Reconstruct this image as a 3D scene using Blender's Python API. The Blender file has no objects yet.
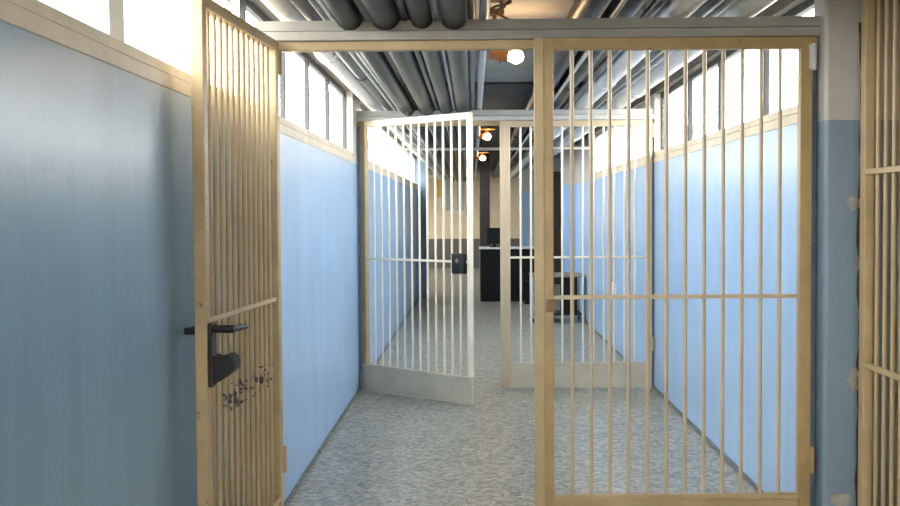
import bpy, bmesh, math, random
from mathutils import Vector, Matrix
random.seed(7)
S = bpy.context.scene
C = S.collection
PI = math.pi

# ------------------------------------------------------------------ camera
H = 1.41
yaw, pit, rol = .0217, .0366, -.006
fw = Vector((-math.sin(yaw)*math.cos(pit), math.cos(yaw)*math.cos(pit), -math.sin(pit)))
rt = Vector((math.cos(yaw), math.sin(yaw), 0))
up = rt.cross(fw)
r2 = rt*math.cos(rol) + up*math.sin(rol)
u2 = up*math.cos(rol) - rt*math.sin(rol)
cd = bpy.data.cameras.new('camera')
cam = bpy.data.objects.new('camera', cd)
C.objects.link(cam)
cd.sensor_width = 36
cd.lens = 44.0
cd.clip_start = .05
cam.matrix_world = Matrix(((r2.x, u2.x, -fw.x, 0), (r2.y, u2.y, -fw.y, 0), (r2.z, u2.z, -fw.z, H), (0, 0, 0, 1)))
S.camera = cam

# ------------------------------------------------------------------ world (bright overcast daylight)
w = bpy.data.worlds.new('overcast_sky')
S.world = w
w.use_nodes = True
bg = w.node_tree.nodes['Background']
tc = w.node_tree.nodes.new('ShaderNodeTexCoord')       # bright cloud above the horizon, dull ground below it
sx = w.node_tree.nodes.new('ShaderNodeSeparateXYZ')
rp = w.node_tree.nodes.new('ShaderNodeValToRGB')
rp.color_ramp.elements[0].position, rp.color_ramp.elements[0].color = .47, (.20, .19, .17, 1)
rp.color_ramp.elements[1].position, rp.color_ramp.elements[1].color = .51, (1.0, .98, .95, 1)
mr = w.node_tree.nodes.new('ShaderNodeMapRange')
mr.inputs[1].default_value, mr.inputs[2].default_value = -1, 1
w.node_tree.links.new(tc.outputs['Generated'], sx.inputs[0])
w.node_tree.links.new(sx.outputs[2], mr.inputs[0])
w.node_tree.links.new(mr.outputs[0], rp.inputs[0])
w.node_tree.links.new(rp.outputs[0], bg.inputs[0])
bg.inputs[1].default_value = 15.0
S.view_settings.view_transform = 'Standard'
S.view_settings.look = 'None'
S.view_settings.exposure = 0.4
S.view_settings.gamma = 1
S.view_settings.use_curve_mapping = False
S.cycles.use_denoising = True
S.cycles.max_bounces = 14
S.cycles.diffuse_bounces = 8
S.cycles.transparent_max_bounces = 16

# dimensions of the place
XL, XN, XR = -.92, -.98, 1.43          # left wall, near left wall, right wall
G1, G2 = 4.69, 8.79                    # the two gate planes
CEIL = 2.47
YB_ = -2.6                              # back wall, behind the viewer
SILL, WBOT, WTOP = 1.795, 1.88, 2.31


def portal(x, y0, y1, z0, z1, sgn):
    l = bpy.data.lights.new('window_daylight', 'AREA')
    l.shape = 'RECTANGLE'
    l.size, l.size_y = (z1-z0), (y1-y0)
    l.cycles.is_portal = True
    o = bpy.data.objects.new('window_daylight', l)
    C.objects.link(o)
    o.location = (x, (y0+y1)/2, (z0+z1)/2)
    o.rotation_euler = (0, -sgn*PI/2, 0)   # looks along +x for sgn=1
    return o


portal(XN-.26, -2.4, 4.55, WBOT, WTOP, 1)
portal(XL-.26, 4.9, 18.0, WBOT, WTOP, 1)
portal(XR+.26, 4.8, 13.4, WBOT, WTOP, -1)
pb = portal(.45, -.725, .725, -1.15, 1.15, 1)  # portal at the fill window added behind the viewer
pb.location = (.45, YB_-.22, 1.575)
pb.rotation_euler = (PI/2, 0, PI)      # faces +y, into the corridor
pb.data.size, pb.data.size_y = 2.3, 1.5
portal(-5.24, 19.4, 27.2, .9, 2.3, 1)  # portal at the added opening that lights the far hall


# ------------------------------------------------------------------ materials
def nodes(name):
    m = bpy.data.materials.new(name)
    m.use_nodes = True
    nt = m.node_tree
    return m, nt, nt.nodes['Principled BSDF']


def noise(nt, scale, vec, detail=4, rough=.6):
    n = nt.nodes.new('ShaderNodeTexNoise')
    n.inputs['Scale'].default_value = scale
    n.inputs['Detail'].default_value = detail
    n.inputs['Roughness'].default_value = rough
    nt.links.new(vec, n.inputs['Vector'])
    return n.outputs['Fac']


def ramp(nt, fac, stops):
    r = nt.nodes.new('ShaderNodeValToRGB')
    els = r.color_ramp.elements
    while len(els) < len(stops):
        els.new(.5)
    for e, (p, c) in zip(els, stops):
        e.position = p
        e.color = tuple(c) + ((1,) if len(c) == 3 else ())
    nt.links.new(fac, r.inputs[0])
    return r.outputs[0]


def mix(nt, fac, a, b):
    n = nt.nodes.new('ShaderNodeMix')
    n.data_type = 'RGBA'
    for sock, v in ((n.inputs[0], fac), (n.inputs[6], a), (n.inputs[7], b)):
        if hasattr(v, 'is_linked'):
            nt.links.new(v, sock)
        else:
            sock.default_value = v if not isinstance(v, tuple) or len(v) == 4 else v + (1,)
    return n.outputs[2]


def mth(nt, op, a, b=0.0, c=0.0):
    n = nt.nodes.new('ShaderNodeMath')
    n.operation = op
    for i, v in enumerate((a, b, c)):
        if hasattr(v, 'is_linked'):
            nt.links.new(v, n.inputs[i])
        else:
            n.inputs[i].default_value = v
    return n.outputs[0]


def position(nt):
    return nt.nodes.new('ShaderNodeNewGeometry').outputs['Position']


def mapped(nt, vec, sc):
    n = nt.nodes.new('ShaderNodeMapping')
    n.inputs['Scale'].default_value = sc
    nt.links.new(vec, n.inputs['Vector'])
    return n.outputs[0]


def bump(nt, b, h, s=.1, d=.01):
    n = nt.nodes.new('ShaderNodeBump')
    n.inputs['Strength'].default_value = s
    n.inputs['Distance'].default_value = d
    nt.links.new(h, n.inputs['Height'])
    nt.links.new(n.outputs[0], b.inputs['Normal'])


def paint(name, col, var=.12, scale=5, rough=.4, wear=None, wear_at=.68, fine=60, bmp=.05, stretch=(1, 1, 1), spec=.5):
    """painted surface: gentle blotches, optional chipped wear colour"""
    m, nt, b = nodes(name)
    p = position(nt)
    v = mapped(nt, p, stretch)
    n1 = noise(nt, scale, v, 5)
    dk = tuple(c*(1-var) for c in col)
    lt = tuple(min(1, c*(1+var)) for c in col)
    c = ramp(nt, n1, [(.3, dk), (.7, lt)])
    if wear:
        n2 = noise(nt, scale*4.5, p, 8, .7)
        f = ramp(nt, n2, [(wear_at, (0, 0, 0)), (wear_at+.05, (1, 1, 1))])
        c = mix(nt, f, c, wear)
    nt.links.new(c, b.inputs['Base Color'])
    b.inputs['Roughness'].default_value = rough
    b.inputs['Specular IOR Level'].default_value = spec
    n3 = noise(nt, fine, p, 3)
    bump(nt, b, n3, bmp, .01)
    return m


def plain(name, col, rough=.5, metal=0.0, spec=.5):
    m, nt, b = nodes(name)
    n = noise(nt, 25, position(nt), 4)
    c = ramp(nt, n, [(.3, tuple(k*.88 for k in col)), (.7, tuple(min(1, k*1.1) for k in col))])
    nt.links.new(c, b.inputs['Base Color'])
    b.inputs['Roughness'].default_value = rough
    b.inputs['Metallic'].default_value = metal
    b.inputs['Specular IOR Level'].default_value = spec
    return m


BLUE = (.38, .57, .82)
M = {}


def wall_paint(name, blue, cream, split, var=.07, rough=.33):
    """blue gloss paint up to a height, pale paint above it; faint vertical runs and scuffs"""
    m, nt, b = nodes(name)
    p = position(nt)
    n1 = noise(nt, 2.2, p, 5)
    n2 = noise(nt, 1.0, mapped(nt, p, (9, 9, .7)), 4)
    f = mth(nt, 'MULTIPLY', mth(nt, 'ADD', n1, n2), .5)
    cb = ramp(nt, f, [(.34, tuple(c*(1-var) for c in blue)), (.66, tuple(c*(1+var) for c in blue))])
    cc = ramp(nt, n1, [(.3, tuple(c*.86 for c in cream)), (.7, cream)])
    z = nt.nodes.new('ShaderNodeSeparateXYZ')
    nt.links.new(p, z.inputs[0])
    zz = mth(nt, 'ADD', z.outputs[2], mth(nt, 'MULTIPLY', noise(nt, 9, p, 2), .006))
    g = mth(nt, 'GREATER_THAN', zz, split)
    c = mix(nt, g, cb, cc)
    # chips and scuffs
    n3 = noise(nt, 13, p, 8, .72)
    s = ramp(nt, n3, [(.74, (0, 0, 0)), (.78, (1, 1, 1))])
    c = mix(nt, mth(nt, 'MULTIPLY', s, .55), c, (.5, .5, .46))
    nt.links.new(c, b.inputs['Base Color'])
    b.inputs['Roughness'].default_value = rough
    bump(nt, b, noise(nt, 18, p, 4), .06, .02)
    return m


M['wall'] = wall_paint('blue_wall_paint', BLUE, (.62, .6, .55), SILL+.004, .07, .27)
M['wall_near'] = wall_paint('dimmed_blue_wall_paint', (.20, .345, .50), (.62, .6, .55), 5, .12, .3)  # near wall's dim lighting is put into this greyer, darker blue
M['pilaster'] = wall_paint('pilaster_paint', (.205, .275, .335), (.50, .48, .43), SILL-.01, .1, .4)
M['far'] = wall_paint('far_wall_paint', (.12, .105, .085), (.70, .575, .39), .75, .08, .45)
M['plaster'] = paint('ceiling_plaster', (.58, .57, .55), .12, 2.5, .8)
M['overhead_dark'] = paint('overhead_dark_with_shade', (.11, .105, .095), .2, 3, .8)  # dark overhead tone; on the far ceiling it stands in for pipe shade
M['kick'] = paint('pale_kick_plate_paint', (.60, .53, .40), .1, 5, .45, (.36, .27, .17), .74)
M['ochre_paint'] = paint('ochre_gate_paint', (.40, .275, .12), .14, 7, .42, (.20, .11, .05), .64)
M['grime'] = paint('dark_skirting_dirt', (.17, .18, .17), .3, 12, .7)
M['cream'] = paint('cream_window_paint', (.66, .57, .43), .12, 6, .45, (.30, .17, .08), .70)
M['tan'] = paint('yellowed_cream_gate_paint', (.455, .335, .175), .12, 6, .42, (.22, .13, .06), .71)
M['lit_cream'] = paint('lit_gate_paint', (.82, .75, .58), .08, 6, .42, (.30, .2, .1), .76)  # stronger light on the farther gate painted in as a paler tone
M['worn_tan'] = paint('worn_gate_paint', (.455, .335, .175), .14, 6, .45, (.17, .10, .05), .62)
M['bar'] = paint('pale_tan_bar_paint', (.54, .43, .29), .1, 6, .42, (.25, .16, .08), .75)
M['beam'] = paint('grey_beam_paint', (.36, .345, .305), .1, 7, .5, (.25, .2, .15), .74)
M['beam_light'] = paint('pale_beam_paint', (.58, .58, .56), .1, 7, .5)
M['post'] = paint('dark_slate_post_paint', (.10, .15, .20), .2, 8, .5)
M['dark_pipe'] = plain('dark_pipe_paint', (.016, .019, .024), .38, .0, .22)
M['grey_pipe'] = plain('grey_pipe_paint', (.06, .072, .09), .33, .0, .35)
M['light_pipe'] = plain('light_pipe_paint', (.5, .54, .58), .33, .0)
M['white_pipe'] = plain('white_pipe_lagging', (.92, .92, .92), .3)
M['mullion'] = plain('dark_grey_mullion_paint', (.045, .047, .05), .5)
M['old_plaster'] = paint('old_plaster_patch', (.36, .33, .28), .2, 20, .8)
M['black'] = plain('black_iron', (.010, .0095, .009), .55)
M['black_gloss'] = plain('black_plastic', (.010, .010, .011), .6, 0, .2)
M['brown'] = plain('rusty_brown_metal', (.24, .13, .07), .6)
M['brown_dark'] = plain('dark_rust', (.09, .06, .045), .8)
M['orange_glow'] = plain('glow_orange_lamp_metal', (.62, .28, .10), .4, .6)  # the bulb's orange glow on its fittings is put into this colour
M['steel'] = plain('bare_steel', (.55, .54, .52), .35, .7)
M['white'] = plain('white_paint', (.8, .8, .78), .5)
M['pillar'] = paint('dark_brown_pillar_paint', (.045, .035, .03), .2, 6, .5)
M['darkdoor'] = paint('dark_brown_door_paint', (.07, .05, .04), .2, 6, .5)
M['ochre'] = plain('ochre_paper', (.72, .42, .13), .7)
M['wood'] = plain('grey_brown_board', (.30, .24, .19), .5)


def bar_mat():
    """gate paint with dark scrawled marks at hand height, as on the open leaf"""
    m, nt, b = nodes('scrawled_gate_paint')
    p = position(nt)
    n1 = noise(nt, 6, p, 5)
    c = ramp(nt, n1, [(.3, (.43, .315, .165)), (.7, (.53, .40, .225))])
    z = nt.nodes.new('ShaderNodeSeparateXYZ')
    nt.links.new(p, z.inputs[0])
    band = mth(nt, 'MULTIPLY', mth(nt, 'GREATER_THAN', z.outputs[2], .70), mth(nt, 'LESS_THAN', z.outputs[2], .80))
    band = mth(nt, 'MULTIPLY', band, mth(nt, 'GREATER_THAN', z.outputs[1], 3.85))
    n2 = noise(nt, 36, p, 3)
    f = mth(nt, 'MULTIPLY', band, mth(nt, 'GREATER_THAN', n2, .56))
    c = mix(nt, f, c, (.07, .06, .05))
    nt.links.new(c, b.inputs['Base Color'])
    b.inputs['Roughness'].default_value = .45
    return m


M['scrawl'] = bar_mat()


def terrazzo():
    m, nt, b = nodes('grey_terrazzo')
    p = position(nt)
    v = nt.nodes.new('ShaderNodeTexVoronoi')
    v.inputs['Scale'].default_value = 45
    nt.links.new(p, v.inputs['Vector'])
    sp = nt.nodes.new('ShaderNodeSeparateColor')
    nt.links.new(v.outputs['Color'], sp.inputs[0])
    c1 = ramp(nt, sp.outputs[0], [(.0, (.10, .105, .08)), (.3, (.26, .26, .21)), (.6, (.41, .395, .325)), (1, (.68, .65, .54))])
    n = noise(nt, 1.3, p, 5)
    c2 = ramp(nt, n, [(.3, (.26, .26, .22)), (.7, (.38, .365, .31))])
    n2 = noise(nt, 140, p, 2)
    c1 = mix(nt, mth(nt, 'MULTIPLY', n2, .3), c1, (.32, .31, .27))
    nt.links.new(mix(nt, .25, c1, c2), b.inputs['Base Color'])
    r = nt.nodes.new('ShaderNodeMapRange')
    nt.links.new(noise(nt, 4, p, 4), r.inputs[0])
    r.inputs[3].default_value, r.inputs[4].default_value = .22, .42
    nt.links.new(r.outputs[0], b.inputs['Roughness'])
    return m


M['floor'] = terrazzo()


def glass():
    m = bpy.data.materials.new('window_glass')
    m.use_nodes = True
    nt = m.node_tree
    nt.nodes.clear()
    o = nt.nodes.new('ShaderNodeOutputMaterial')
    t = nt.nodes.new('ShaderNodeBsdfTransparent')
    t.inputs[0].default_value = (.94, .96, .97, 1)
    g = nt.nodes.new('ShaderNodeBsdfGlossy')
    g.inputs['Roughness'].default_value = .05
    x = nt.nodes.new('ShaderNodeMixShader')
    x.inputs[0].default_value = .06
    nt.links.new(t.outputs[0], x.inputs[1])
    nt.links.new(g.outputs[0], x.inputs[2])
    nt.links.new(x.outputs[0], o.inputs[0])
    return m


M['glass'] = glass()


def glow(name, col, s):
    m, nt, b = nodes(name)
    b.inputs['Base Color'].default_value = (.9, .8, .6, 1)
    b.inputs['Emission Color'].default_value = col + (1,)
    b.inputs['Emission Strength'].default_value = s
    return m


M['bulb'] = glow('lit_bulb', (1, .6, .26), 55)


# ------------------------------------------------------------------ mesh helpers
def box(bm, x0, x1, y0, y1, z0, z1, bev=0.0, seg=2):
    r = bmesh.ops.create_cube(bm, size=1)
    vs = r['verts']
    bmesh.ops.scale(bm, verts=vs, vec=(x1-x0, y1-y0, z1-z0))
    bmesh.ops.translate(bm, verts=vs, vec=((x0+x1)/2, (y0+y1)/2, (z0+z1)/2))
    if bev:
        es = list({e for v in vs for e in v.link_edges})
        bmesh.ops.bevel(bm, geom=es, offset=bev, segments=seg, affect='EDGES', profile=.5)
    return bm


def tube(bm, a, b, r, seg=14, r1=None):
    a, b = Vector(a), Vector(b)
    d = b-a
    rr = bmesh.ops.create_cone(bm, cap_ends=True, segments=seg, radius1=r, radius2=r if r1 is None else r1, depth=d.length)
    q = d.to_track_quat('Z', 'Y').to_matrix().to_4x4()
    bmesh.ops.transform(bm, verts=rr['verts'], matrix=Matrix.Translation((a+b)/2) @ q)
    return bm


def ball(bm, c, r, sc=(1, 1, 1), seg=20):
    rr = bmesh.ops.create_uvsphere(bm, u_segments=seg, v_segments=seg//2, radius=r)
    bmesh.ops.scale(bm, verts=rr['verts'], vec=sc)
    bmesh.ops.translate(bm, verts=rr['verts'], vec=c)
    return bm


def prism(bm, prof, y0, y1):
    """extrude an x,z outline from y0 to y1"""
    a = [bm.verts.new((x, y0, z)) for x, z in prof]
    b = [bm.verts.new((x, y1, z)) for x, z in prof]
    n = len(prof)
    bm.faces.new(a)
    bm.faces.new(list(reversed(b)))
    for i in range(n):
        bm.faces.new((a[i], b[i], b[(i+1) % n], a[(i+1) % n]))
    bmesh.ops.recalc_face_normals(bm, faces=bm.faces)
    return bm


def obj(name, bm, mat, parent=None, smooth=False):
    me = bpy.data.meshes.new(name)
    bm.to_mesh(me)
    bm.free()
    me.materials.append(M[mat] if isinstance(mat, str) else mat)
    o = bpy.data.objects.new(name, me)
    C.objects.link(o)
    if parent:
        o.parent = parent
    if smooth:
        for f in me.polygons:
            f.use_smooth = True
        try:
            me.set_sharp_from_angle(angle=math.radians(40))
        except Exception:
            pass
    return o


def B():
    return bmesh.new()


def tag(o, label, cat, group=None):
    o['label'] = label
    o['category'] = cat
    if group:
        o['group'] = group
    return o


def thing(name, label, cat, loc=(0, 0, 0), rz=0.0, group=None):
    o = bpy.data.objects.new(name, None)
    o.empty_display_size = .1
    C.objects.link(o)
    o.location = loc
    o.rotation_euler = (0, 0, rz)
    return tag(o, label, cat, group)


def struct(name, bm, mat, parent=None, label=None):
    o = obj(name, bm, mat, parent)
    o['kind'] = 'structure'
    if label:
        o['label'] = label
    return o


# ------------------------------------------------------------------ the setting
YB, YE = -2.6, 28.0       # back wall, far wall
def plan(bm, z0, z1, yn=None):
    """floor plan of corridor plus the wider hall at its end"""
    pts = [(-1.24, YB-.2), (2.0, YB-.2), (2.0, 4.745), (1.67, 4.745), (1.67, 15.5), (3.2, 15.5), (3.2, YE+.25),
           (-5.2, YE+.25), (-5.2, 18.2), (-1.24, 18.2)]
    if yn is not None:                     # only the part beyond y = yn
        pts = [(XL-.09, yn), (XR+.09, yn), (XR+.09, 15.5)] + pts[5:-1] + [(XL-.09, 18.2)]
    lo = [bm.verts.new((x, y, z0)) for x, y in pts]
    hi = [bm.verts.new((x, y, z1)) for x, y in pts]
    n = len(pts)
    bm.faces.new(lo)
    bm.faces.new(hi)
    for i in range(n):
        bm.faces.new((lo[i], lo[(i+1) % n], hi[(i+1) % n], hi[i]))
    bmesh.ops.recalc_face_normals(bm, faces=bm.faces)
    return bm


struct('floor', plan(B(), -.12, 0), 'floor')
struct('ceiling', box(B(), XN-.09, 1.80, YB-.2, 9.1, CEIL, CEIL+.15), 'plaster')
struct('ceiling_far', plan(B(), CEIL, CEIL+.15, 9.1), 'overhead_dark')  # shade among the pipes painted in as a darker ceiling
struct('trim_ceiling_beam', box(B(), XL-.1, XR+.1, 9.0, 9.12, CEIL-.02, CEIL+.01), 'overhead_dark')

TH = .24
wl = B()
box(wl, XN-TH, XN, YB, 4.72, 0, SILL+.02)
struct('wall_left_near', wl, 'wall_near')
lin = B()
box(lin, XN-.09, XN, YB, 4.72, WTOP+.03, CEIL)
struct('wall_left_near_lintel', lin, 'plaster')
wl = B()
box(wl, XL-TH, XL, 4.72, 18.2, 0, SILL)
struct('wall_left', wl, 'wall')
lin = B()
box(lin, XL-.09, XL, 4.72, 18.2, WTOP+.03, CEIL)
struct('wall_left_lintel', lin, 'overhead_dark')
wr = B()
box(wr, XR, XR+TH, 4.74, 15.5, 0, SILL)
w_right = struct('wall_right', wr, 'wall')
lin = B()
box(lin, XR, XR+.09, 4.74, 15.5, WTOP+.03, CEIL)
struct('wall_right_lintel', lin, 'overhead_dark')
ch = B()
box(ch, XR-.004, XR+.001, 11.1, 11.42, .51, .69, .0018)
struct('white_patch', ch, 'white', w_right)  # small white patch on the wall face
struct('wall_right_upper', box(B(), XR, XR+TH, 13.4, 15.5, SILL, WTOP+.03), M['wall'])

# piers where wall and gate meet
struct('trim_left_pier', box(B(), XL-.2, XL, 8.42, 8.96, SILL, WTOP+.03), 'pilaster')
struct('trim_right_pier', box(B(), XR, XR+.2, 8.74, 8.98, SILL, WTOP+.03), 'pilaster')
pl = B()
box(pl, 1.448, 1.80, 4.58, 4.745, 0, CEIL, .018, 4)
pilaster = struct('wall_right_pilaster', pl, 'pilaster')


def patch(cx, cz, rx, rz, k):
    bm = B()
    rnd = random.Random(k)
    ring = []
    n = 14
    for i in range(n):
        a = 2*PI*i/n
        s = rnd.uniform(.7, 1.15)
        ring.append((cx+math.cos(a)*rx*s, cz+math.sin(a)*rz*s))
    prism(bm, ring, 4.575, 4.582)
    return struct('plaster_patch', bm, 'old_plaster', pilaster)


patch(1.562, 1.44, .026, .032, 1)
patch(1.588, 1.19, .018, .03, 2)
patch(1.575, .71, .03, .05, 3)
patch(1.53, .205, .05, .035, 4)
ck = B()
rnd = random.Random(11)
zs_ = [.15+i*.07 for i in range(30)]
prism(ck, [(1.594-rnd.uniform(0, .014), z) for z in zs_] + [(1.62, zs_[-1]), (1.62, zs_[0])], 4.577, 4.5815)
struct('rusty_joint', ck, 'brown_dark', pilaster)

# far left and far right ends of the corridor
struct('wall_left_end_pier', box(B(), XL-.25, -.77, 18.2, 18.5, 0, CEIL), M['post'])
struct('wall_right_end_pier', box(B(), 1.27, 3.2, 15.5, 15.8, 0, CEIL), M['wall'])
struct('wall_far', box(B(), -5.0, 5.0, YE, YE+.25, 0, CEIL), 'far')
wfl = B()
box(wfl, -5.2, -5.0, 18.2, YE, 0, .9)
box(wfl, -5.2, -5.0, 18.2, 19.4, .9, CEIL)
box(wfl, -5.2, -5.0, 27.2, YE, .9, CEIL)
box(wfl, -5.2, -5.0, 19.4, 27.2, 2.3, CEIL)
struct('wall_far_left', wfl, 'far')  # its window opening is out of view, added to brighten the hall
struct('wall_far_left_return', box(B(), -5.2, XL-.25, 18.2, 18.4, 0, CEIL), 'far')
struct('wall_far_right', box(B(), .93, 1.40, 21.5, 21.7, 0, CEIL), 'wall')
struct('wall_far_right_side', box(B(), 3.0, 3.2, 15.8, YE, 0, CEIL), 'wall')
d1 = struct('door_1', box(B(), 1.40, 1.78, 21.52, 21.58, 0, 2.2, .005), 'darkdoor')
struct('door_handle', box(B(), 1.45, 1.55, 21.48, 21.52, 1.0, 1.03, .004), 'steel', d1)
struct('wall_far_right_lintel', box(B(), 1.40, 3.0, 21.5, 21.7, 2.2, CEIL), 'wall')
struct('wall_far_right_part', box(B(), 1.78, 3.0, 21.5, 21.7, 0, 2.2), 'wall')
struct('trim_far_cornice', box(B(), -5.0, .93, YE-.06, YE, 2.33, 2.39, .01), 'white')
wb = B()
box(wb, -1.3, 2.1, YB-.2, YB, 0, .8)
box(wb, -1.3, 2.1, YB-.2, YB, 2.35, CEIL)
box(wb, -1.3, -.7, YB-.2, YB, .8, 2.35)
box(wb, 1.6, 2.1, YB-.2, YB, .8, 2.35)
struct('wall_back', wb, 'tan')
wk = B()
for a, b_, c, d in ((-.7, 1.6, .8, .85), (-.7, 1.6, 2.30, 2.35), (-.7, -.65, .85, 2.30), (1.55, 1.6, .85, 2.30), (.42, .48, .85, 2.30)):
    box(wk, a, b_, YB-.12, YB-.06, c, d)
wk = struct('window_7', wk, 'cream')  # unseen window, added behind the viewer for fill light
for a, b_ in ((-.65, .42), (.48, 1.55)):
    struct('pane', box(B(), a, b_, YB-.092, YB-.088, .85, 2.30), 'glass', wk)
struct('wall_right_near', box(B(), 1.75, 2.0, YB, 4.745, 0, CEIL), 'tan')
struct('wall_pillar', box(B(), .10, .28, 19.0, 19.2, 0, CEIL, .01), 'pillar')

# window in the far wall
wf = struct('window_6', box(B(), -.74, -.18, YE-.03, YE-.001, 1.36, 2.30, .006), 'cream')
for a, b_ in ((-.70, -.52), (-.42, -.24)):
    struct('pane', box(B(), a, b_, YE-.036, YE-.03, 1.46, 2.26), plain('far_glass', (.30, .37, .40), .2), wf)

# dirty skirting strips along the walls
for nm, x0, x1, y0, y1 in (('baseboard_left', XL, XL+.012, 4.76, 18.2), ('baseboard_right', XR-.012, XR, 4.76, 15.5)):
    struct(nm, box(B(), x0, x1, y0, y1, 0, .022, .003), 'grime')


def window_strip(n, face, sgn, y0, y1, posts, pw=.045, z0=WBOT, SILL=SILL, mm='mullion'):
    """long window band in a wall; sgn=+1: the wall is on the left (glass lies at smaller x)"""
    bm = B()
    f0, f1 = (face-.20, face+.004) if sgn > 0 else (face-.004, face+.20)
    g0, g1 = (face-.080, face-.050) if sgn > 0 else (face+.050, face+.080)
    # sill boards: lower trim and upper frame rail with a dark joint between
    box(bm, f0, f1, y0, y1, SILL, SILL+.045, .003)
    box(bm, f0, f1 - (.010 if sgn > 0 else 0), y0, y1, SILL+.049, z0, .003) if sgn > 0 else box(bm, f0+.010, f1, y0, y1, SILL+.049, z0, .003)
    fr = struct('window_%d' % n, bm, 'cream')
    struct('head_rail', box(B(), g0, g1, y0, y1, WTOP-.005, WTOP+.03, .003), mm, fr)
    edges = [y0] + list(posts) + [y1]
    for p in posts:
        struct('mullion', box(B(), g0, g1, p-pw/2, p+pw/2, z0, WTOP, .004), mm, fr)
    for e in ((y0, y0+.012), (y1-.012, y1)):
        struct('frame_end', box(B(), g0, g1, e[0], e[1], z0, WTOP, .004), mm, fr)
    for i in range(len(edges)-1):
        a, b_ = edges[i]+pw*.4, edges[i+1]-pw*.4
        xm = (g0+g1)/2
        struct('pane', box(B(), xm-.002, xm+.002, a, b_, z0, WTOP), 'glass', fr)
    return fr


window_strip(1, XN, 1, YB, 4.72, [-.45, 1.38, 3.19], .14, WBOT+.02, SILL+.02, 'beam_light')
window_strip(2, XL, 1, 4.72, 8.42, [5.70, 6.53, 7.43], .022)
window_strip(3, XL, 1, 8.96, 18.2, [9.9+.92*i for i in range(9)], .025, mm='beam')
window_strip(4, XR, -1, 4.74, 8.74, [5.68, 6.70, 7.64], .045)
window_strip(5, XR, -1, 8.98, 13.4, [9.9+.92*i for i in range(4)], .025, mm='beam')

# ------------------------------------------------------------------ overhead pipes
# x, radius, underside height, material, label
PIPES = [
    (-.805, .060, 2.245, 'white_pipe', 'fat white pipe nearest the left windows, overhead', 'pipe'),
    (-.695, .038, 2.24, 'grey_pipe', 'grey pipe just right of the fat white one by the left windows', 'pipe'),
    (-.636, .012, 2.24, 'light_pipe', 'thin pale conduit, the first of two running beside the left grey pipe', 'conduit'),
    (-.598, .012, 2.24, 'light_pipe', 'thin pale conduit, the second from the left windows', 'conduit'),
    (-.520, .052, 2.185, 'dark_pipe', 'thick dark pipe in the leftmost notch of the first gate beam', 'pipe'),
    (-.370, .062, 2.185, 'dark_pipe', 'thickest dark pipe, in the second notch of the first gate beam', 'pipe'),
    (-.285, .018, 2.225, 'grey_pipe', 'slim grey pipe beside the thickest dark pipe', 'pipe'),
    (-.215, .045, 2.19, 'dark_pipe', 'dark pipe in the third notch of the first gate beam', 'pipe'),
    (-.150, .012, 2.225, 'light_pipe', 'thin pale conduit between the two right-hand notches of the beam', 'conduit'),
    (-.080, .055, 2.185, 'dark_pipe', 'dark pipe in the rightmost notch of the first gate beam', 'pipe'),
    (-.005, .018, 2.23, 'grey_pipe', 'slim grey pipe just left of the pipe beside the bare bulbs', 'pipe'),
    (.050, .022, 2.23, 'light_pipe', 'pale pipe running just left of the bare bulbs', 'pipe'),
    (.520, .070, 2.26, 'dark_pipe', 'fat black pipe right of the bare bulbs', 'pipe'),
    (.600, .010, 2.235, 'light_pipe', 'thin pale conduit under the pair of black pipes on the right', 'conduit'),
    (.675, .065, 2.26, 'dark_pipe', 'second black pipe right of the bare bulbs', 'pipe'),
    (.768, .022, 2.25, 'grey_pipe', 'grey pipe between the black pipe and the inner white pipe', 'pipe'),
    (.880, .072, 2.225, 'white_pipe', 'inner white lagged pipe on the right side overhead', 'pipe'),
    (.992, .024, 2.25, 'grey_pipe', 'grey pipe between the two white pipes on the right', 'pipe'),
    (1.050, .016, 2.25, 'light_pipe', 'thin pale conduit next to the outer white pipe on the right', 'conduit'),
    (1.160, .068, 2.225, 'white_pipe', 'outer white lagged pipe nearest the right windows', 'pipe'),
]
for i, (x, r, zb, mt, lab, kind) in enumerate(PIPES):
    bm = B()
    tube(bm, (x, -2.4, zb+r), (x, 27.6, zb+r), r, 20)
    o = obj('ceiling_pipe' if kind == 'pipe' else 'ceiling_conduit', bm, mt, smooth=True)
    tag(o, lab, kind, 'pipes running along the ceiling' if kind == 'pipe' else 'thin conduits along the ceiling')
    # couplings every few metres, staggered
    if r > .03 and zb > 2.22:
        for k in range(3):
            y = 6.1+(i*.83) % 2.0+k*4.6
            if abs(y-G2) < .2:
                continue
            cb = B()
            tube(cb, (x, y-.05, zb+r), (x, y+.05, zb+r), r+.008, 20)
            obj('coupling', cb, mt, o, smooth=True)
    for y in (5.7, 8.2, 11.5):
        obj('hanger', box(B(), x-.006, x+.006, y-.012, y+.012, zb+2*r-.004, CEIL+.002), 'steel', o)

cp = B()
tube(cp, (XL, 13.1, 2.165), (XR, 13.1, 2.165), .018, 14)
tag(obj('cross_pipe', cp, 'beam', smooth=True), 'pale pipe crossing the corridor from wall to wall beyond the second gate', 'pipe')


# ------------------------------------------------------------------ gates
def beam_profile(z0, z1, notches, xr):
    pts = [(XL, z0), (xr, z0), (xr, z1)]
    for x, r, zc in sorted(notches, key=lambda t: -t[0]):
        rr = r+.006
        if zc-rr >= z1:
            continue
        dz = zc-z1
        hw = math.sqrt(max(rr*rr-dz*dz, 0)) if dz > 0 else rr
        a0 = math.asin(min(1, dz/rr)) if dz > 0 else 0
        if dz <= 0:
            pts.append((x+rr, z1))
        n = 12
        for k in range(n+1):
            a = -a0-(PI-2*a0)*k/n
            pts.append((x+rr*math.cos(a), zc+rr*math.sin(a)))
        if dz <= 0:
            pts.append((x-rr, z1))
    pts.append((XL, z1))
    return pts


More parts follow.
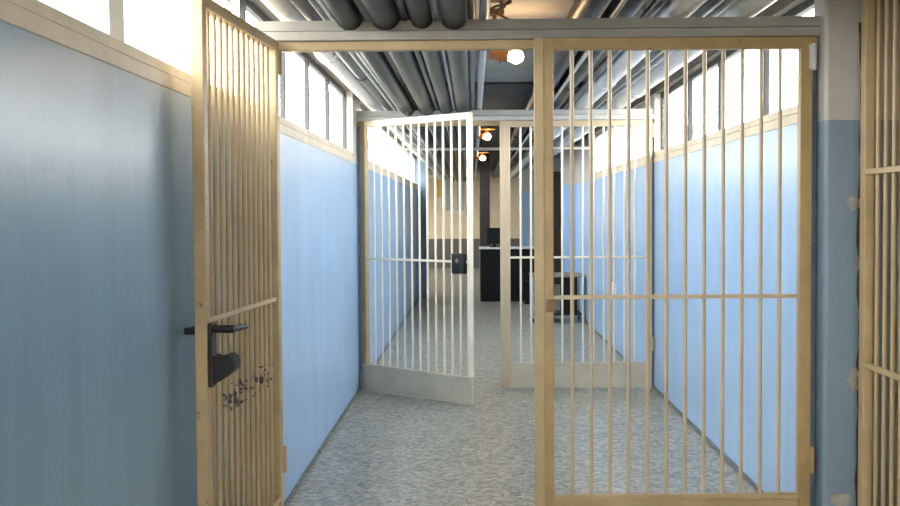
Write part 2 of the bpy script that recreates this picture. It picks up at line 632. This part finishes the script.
NOTCH = [(x, r, zb+r) for x, r, zb, *_ in PIPES]


def gate_frame(y, label, bmat):
    t = thing('gate_frame', label, 'gate frame', (0, y, 0), 0, 'gate frames across the corridor')
    xr = XR+.017 if y < 6 else XR
    up_ = B()
    prism(up_, beam_profile(2.181, 2.222, NOTCH, xr), -.03, .06)
    obj('beam', up_, bmat, t)
    lo = B()
    box(lo, XL, xr, -.045, .06, 2.138, 2.177, .004)
    box(lo, XL, xr, -.01, .05, 2.176, 2.183)
    obj('beam_flange', lo, bmat, t)
    hr = B()
    box(hr, XL, xr, -.012, .04, 2.100, 2.139, .004)
    obj('header_rail', hr, 'tan', t)
    for x0, x1 in ((XL+.001, XL+.022), (XR-.012, XR+.0165 if y < 6 else XR-.001)):
        p = B()
        box(p, x0, x1, -.09 if (x0 < 0 and y > 6) else -.012, .05, 0, 2.10, .003)
        obj('post', p, 'post', t)
    return t


gate_frame(G1, 'grey beam and posts framing the nearer barred gate', 'beam')
gate_frame(G2, 'pale beam and posts framing the farther barred gate', 'beam_light')

BAR_R = .0085


def leaf(label, hinge, tip, width, nbars, mats, lock=None, astragal=False, thick=.042, rail=.05, full_kick=False, pale=False, bar_r=.0085, group='barred gate leaves'):
    """gate leaf: hinge axis at the origin, the leaf runs along +x, bars upright"""
    a = math.atan2(tip[1]-hinge[1], tip[0]-hinge[0])
    t = thing('barred_gate', label, 'gate', (hinge[0], hinge[1], 0), a, group)
    ms, mb, mk = mats
    h = thick/2
    zb, zk, zt = .010, .215, 2.134
    sw = .055
    se = .028 if full_kick else sw-.01          # free-edge stile
    zs = zk-.001 if full_kick else zb
    obj('stile', box(B(), .004, sw, -h, h, zs, zt, .004), ms, t)
    obj('stile', box(B(), width-se, width, -h, h, zs, zt, .004), mb if full_kick else ms, t)
    obj('top_rail', box(B(), sw-.002, width-se+.002, -h, h, zt-rail, zt, .004), mb if full_kick else ms, t)
    kp = B()
    k0, k1 = (.004, width) if full_kick else (sw-.002, width-se+.002)
    box(kp, k0, k1, -h*.55, h*.55, zb, zk-.02, .002)
    box(kp, k0, k1, -h, h, zk-.022, zk, .003)
    obj('kick_plate', kp, mk, t)
    obj('crossbar', box(B(), sw-.004, width-se+.004, -.010, .010, 1.043, 1.043+.017, .002), mb, t)
    me = None
    L0, L1 = sw, width-se
    for i in range(nbars):
        x = L0+(L1-L0)*(i+1)/(nbars+1)
        if me is None:
            bm = B()
            tube(bm, (0, 0, zk-.005), (0, 0, zt-rail+.005), bar_r, 10)
            o = obj('bar', bm, mb, t, smooth=True)
            me = o.data
        else:
            o = bpy.data.objects.new('bar', me)
            C.objects.link(o)
            o.parent = t
        o.location = (x, 0, 0)
    for z in (.36, 2.05):
        hb = B()
        tube(hb, (-.002, h+.002, z-.055), (-.002, h+.002, z+.055), .010, 12)
        box(hb, 0, .02, h-.001, h+.003, z-.05, z+.05)
        obj('hinge', hb, 'beam_light' if pale and z > 1 else ms, t, smooth=True)
    if astragal:
        obj('cover_strip', box(B(), width-.005, width+.036, h-.004, h+.004, zb, zt, .002), 'tan' if pale else ms, t)
        if pale:
            obj('strike_plate', box(B(), width-.05, width-.012, h, h+.004, .99, 1.045, .001), 'brown', t)
    if lock == 'lever':
        lk = obj('lock_plate', box(B(), width-.060, width-.004, h, h+.014, .835, 1.05, .004), 'black', t)
        lk['label'] = 'black lock plate'
        hd = B()
        tube(hd, (width-.03, h+.01, 1.028), (width-.03, h+.085, 1.028), .013, 14)
        tube(hd, (width-.03, h+.075, 1.028), (width-.17, h+.085, 1.022), .012, 14, .009)
        obj('lever', hd, 'black', lk, smooth=True)
        lw = B()
        prism(lw, [(h+.008, .845), (h+.03, .85), (h+.078, .885), (h+.088, .905), (h+.086, .93), (h+.06, .945), (h+.035, .93), (h+.008, .94)],
              -(width-.012), -(width-.095))
        bmesh.ops.rotate(lw, verts=lw.verts, cent=(0, 0, 0), matrix=Matrix.Rotation(PI/2, 3, 'Z'))
        bmesh.ops.bevel(lw, geom=lw.edges[:], offset=.005, segments=2, affect='EDGES')
        obj('lock_case', lw, 'black', lk, smooth=True)
        k2 = B()
        tube(k2, (width-.03, -h, 1.02), (width-.03, -h-.042, 1.02), .012, 14)
        tube(k2, (width-.03, -h-.034, 1.02), (width-.12, -h-.036, 1.02), .010, 14)
        obj('lever', k2, 'black', lk, smooth=True)
    if lock == 'case':
        lk = obj('lock_case', box(B(), width-.165, width-.046, -.045, .045, .965, 1.115, .012, 3), 'black', t, smooth=True)
        lk['label'] = 'black lock case'
        kh = B()
        tube(kh, (width-.10, -.043, 1.06), (width-.10, -.052, 1.06), .016, 14)
        obj('keyhole_cover', kh, 'brown', lk, smooth=True)
    return t


leaf('open foreground gate leaf folded back along the left wall, with black lever lock',
     (-.838, 4.655), (-.905, 3.60), 1.05, 12, ('worn_tan', 'scrawl', 'tan'), 'lever', rail=.04, bar_r=.0095)
leaf('closed barred gate leaf on the right of the nearer gate, hinged to the pilaster',
     (1.418, 4.655), (.29, 4.625), 1.13, 12, ('ochre_paint', 'bar', 'tan'), None, True, pale=True)
leaf('half-open barred gate leaf of the farther gate, swung towards the viewer, with black lock case',
     (-.885, 8.735), (.008, 7.93), 1.17, 12, ('tan', 'lit_cream', 'kick'), 'case', full_kick=True)
leaf('closed barred gate leaf on the right of the farther gate',
     (1.415, 8.75), (.25, 8.75), 1.17, 12, ('bar', 'lit_cream', 'kick'), None, True)

# tall barred screen along the near right side
t = thing('barred_screen', 'tall tan barred screen along the right edge beside the pilaster', 'screen', (1.585, 4.50, 0))
LEN = 2.6
obj('stile', box(B(), -.02, .02, -.055, 0, .02, CEIL, .004), 'tan', t)
obj('stile', box(B(), -.02, .02, -LEN, -LEN+.055, .02, CEIL, .004), 'tan', t)
obj('bottom_rail', box(B(), -.02, .02, -LEN+.054, -.054, .02, .07, .004), 'tan', t)
obj('top_rail', box(B(), -.02, .02, -LEN+.054, -.054, CEIL-.06, CEIL, .004), 'tan', t)
for z in (.79, 1.563):
    obj('crossbar', box(B(), -.021, -.006, -LEN+.05, -.05, z-.011, z+.011, .002), 'tan', t)
me = None
n = 29
for i in range(n):
    y = -.055-(LEN-.11)*(i+1)/(n+1)
    if me is None:
        o = obj('bar', tube(B(), (0, 0, .065), (0, 0, CEIL-.055), .0085, 10), 'tan', t, smooth=True)
        me = o.data
    else:
        o = bpy.data.objects.new('bar', me)
        C.objects.link(o)
        o.parent = t
    o.location = (0.003, y, 0)
for z in (.70, 1.19, 1.44):
    obj('wall_anchor', box(B(), .0, .03, -.004, .08, z-.02, z+.02, .004), 'brown', t)


# ------------------------------------------------------------------ lamps
def lamp(y, x, z, label):
    t = thing('bulb_lamp', label, 'lamp', (x, y, CEIL), 0, 'bare bulbs along the corridor ceiling')
    dz = z-CEIL
    b = B()
    box(b, -.14, -.05, -.04, .04, -.03, 0, .006)
    tube(b, (-.10, 0, -.03), (-.10, 0, dz+.02), .010, 12)
    obj('bracket', b, 'brown', t, smooth=True)
    hd = B()
    tube(hd, (-.125, 0, dz+.012), (-.030, 0, dz), .024, 18, .030)
    tube(hd, (-.075, 0, dz+.004), (-.066, 0, dz+.003), .040, 20)
    obj('holder', hd, 'orange_glow', t, smooth=True)
    gl = B()
    ball(gl, (.012, 0, dz), .037, (1.05, 1, 1), 24)
    tube(gl, (-.034, 0, dz), (-.010, 0, dz), .020, 16, .028)
    obj('bulb', gl, 'bulb', t, smooth=True)
    rf = B()
    tube(rf, (0, 0, dz+.075), (0, 0, dz+.115), .11, 24, .05)
    if y > 8:
        tube(rf, (0, 0, dz+.11), (0, 0, 0), .008, 10)
        tube(rf, (0, 0, dz+.03), (0, 0, dz+.08), .022, 14)
        obj('lamp_shade', rf, 'orange_glow', t, smooth=True)
    else:
        rf.free()
    return t


lamp(5.8, .215, 2.225, 'lit bare bulb just behind the beam of the nearer gate')
lamp(12.0, .14, 2.235, 'lit bare bulb seen through the open farther gate, upper of two')
lamp(16.3, .13, 2.215, 'lit bare bulb deeper in the corridor, lower and smaller')

# junction box with dangling cables by the first beam
t = thing('junction_box', 'small brown junction box with cables above the nearer gate beam', 'box', (.13, 5.05, CEIL))
obj('box_body', box(B(), -.05, .05, -.04, .04, -.10, 0, .006), 'brown', t)
cb = B()
for k, (dx, dz) in enumerate(((-.03, -.19), (.0, -.16), (.03, -.2))):
    p0 = Vector((dx, 0, -.09))
    for s in range(6):
        p1 = Vector((dx+.05*math.sin((s+1)*.9+k), .02*math.cos(s+k), -.09+(dz+.09)*(s+1)/6))
        tube(cb, p0, p1, .005, 8)
        p0 = p1
obj('cable', cb, 'brown', t, smooth=True)

# ------------------------------------------------------------------ things at the far end
t = thing('desk', 'black-fronted desk with a thin white top at the corridor end', 'desk', (.54, 17.6, 0))
obj('front_panel', box(B(), -.44, .44, -.20, -.17, .0, .83, .006), 'black_gloss', t)
obj('side_panel', box(B(), -.44, -.41, -.17, .35, .0, .83, .006), 'black_gloss', t)
obj('side_panel', box(B(), .41, .44, -.17, .35, .0, .83, .006), 'black_gloss', t)
obj('desk_top', box(B(), -.46, .46, -.24, .38, .83, .855, .006), 'white', t)
t = thing('monitor', 'black monitor standing on the left end of the desk', 'monitor', (.33, 17.62, .855))
obj('screen_housing', box(B(), -.125, .125, -.02, .04, .05, .31, .012, 3), 'black_gloss', t)
obj('monitor_foot', box(B(), -.08, .08, -.06, .08, 0, .012, .004), 'black_gloss', t)
obj('monitor_neck', box(B(), -.025, .025, .0, .03, .01, .07, .004), 'black_gloss', t)

t = thing('steel_trolley', 'low metal trolley table against the right wall beyond the farther gate', 'trolley', (1.06, 14.3, 0))
obj('trolley_top', box(B(), -.33, .345, -.3, .3, .58, .61, .005), 'wood', t)
obj('lower_shelf', box(B(), -.31, .325, -.28, .28, .09, .11, .004), 'black', t)
for x in (-.31, .325):
    for y in (-.28, .28):
        obj('leg', tube(B(), (x, y, .03), (x, y, .59), .014, 12), 'steel', t, smooth=True)
        obj('caster', tube(B(), (x-.012, y, .03), (x+.012, y, .03), .03, 14), 'black', t, smooth=True)
obj('storage_box', box(B(), .07, .26, -.24, .16, .11, .585, .012, 3), 'black_gloss', t)
t = thing('waste_bin', 'black bin on the floor in front of the desk', 'bin', (.86, 16.9, 0))
obj('bin_body', tube(B(), (0, 0, 0), (0, 0, .34), .085, 24, .115), 'black_gloss', t, smooth=True)
obj('bin_rim', tube(B(), (0, 0, .335), (0, 0, .35), .122, 24), 'black_gloss', t, smooth=True)

tag(obj('wall_notice', box(B(), -.96, -.76, YE-.008, YE-.001, 1.80, 2.26, .001), 'ochre'),
    'ochre paper notice on the far tan wall left of the window', 'notice')
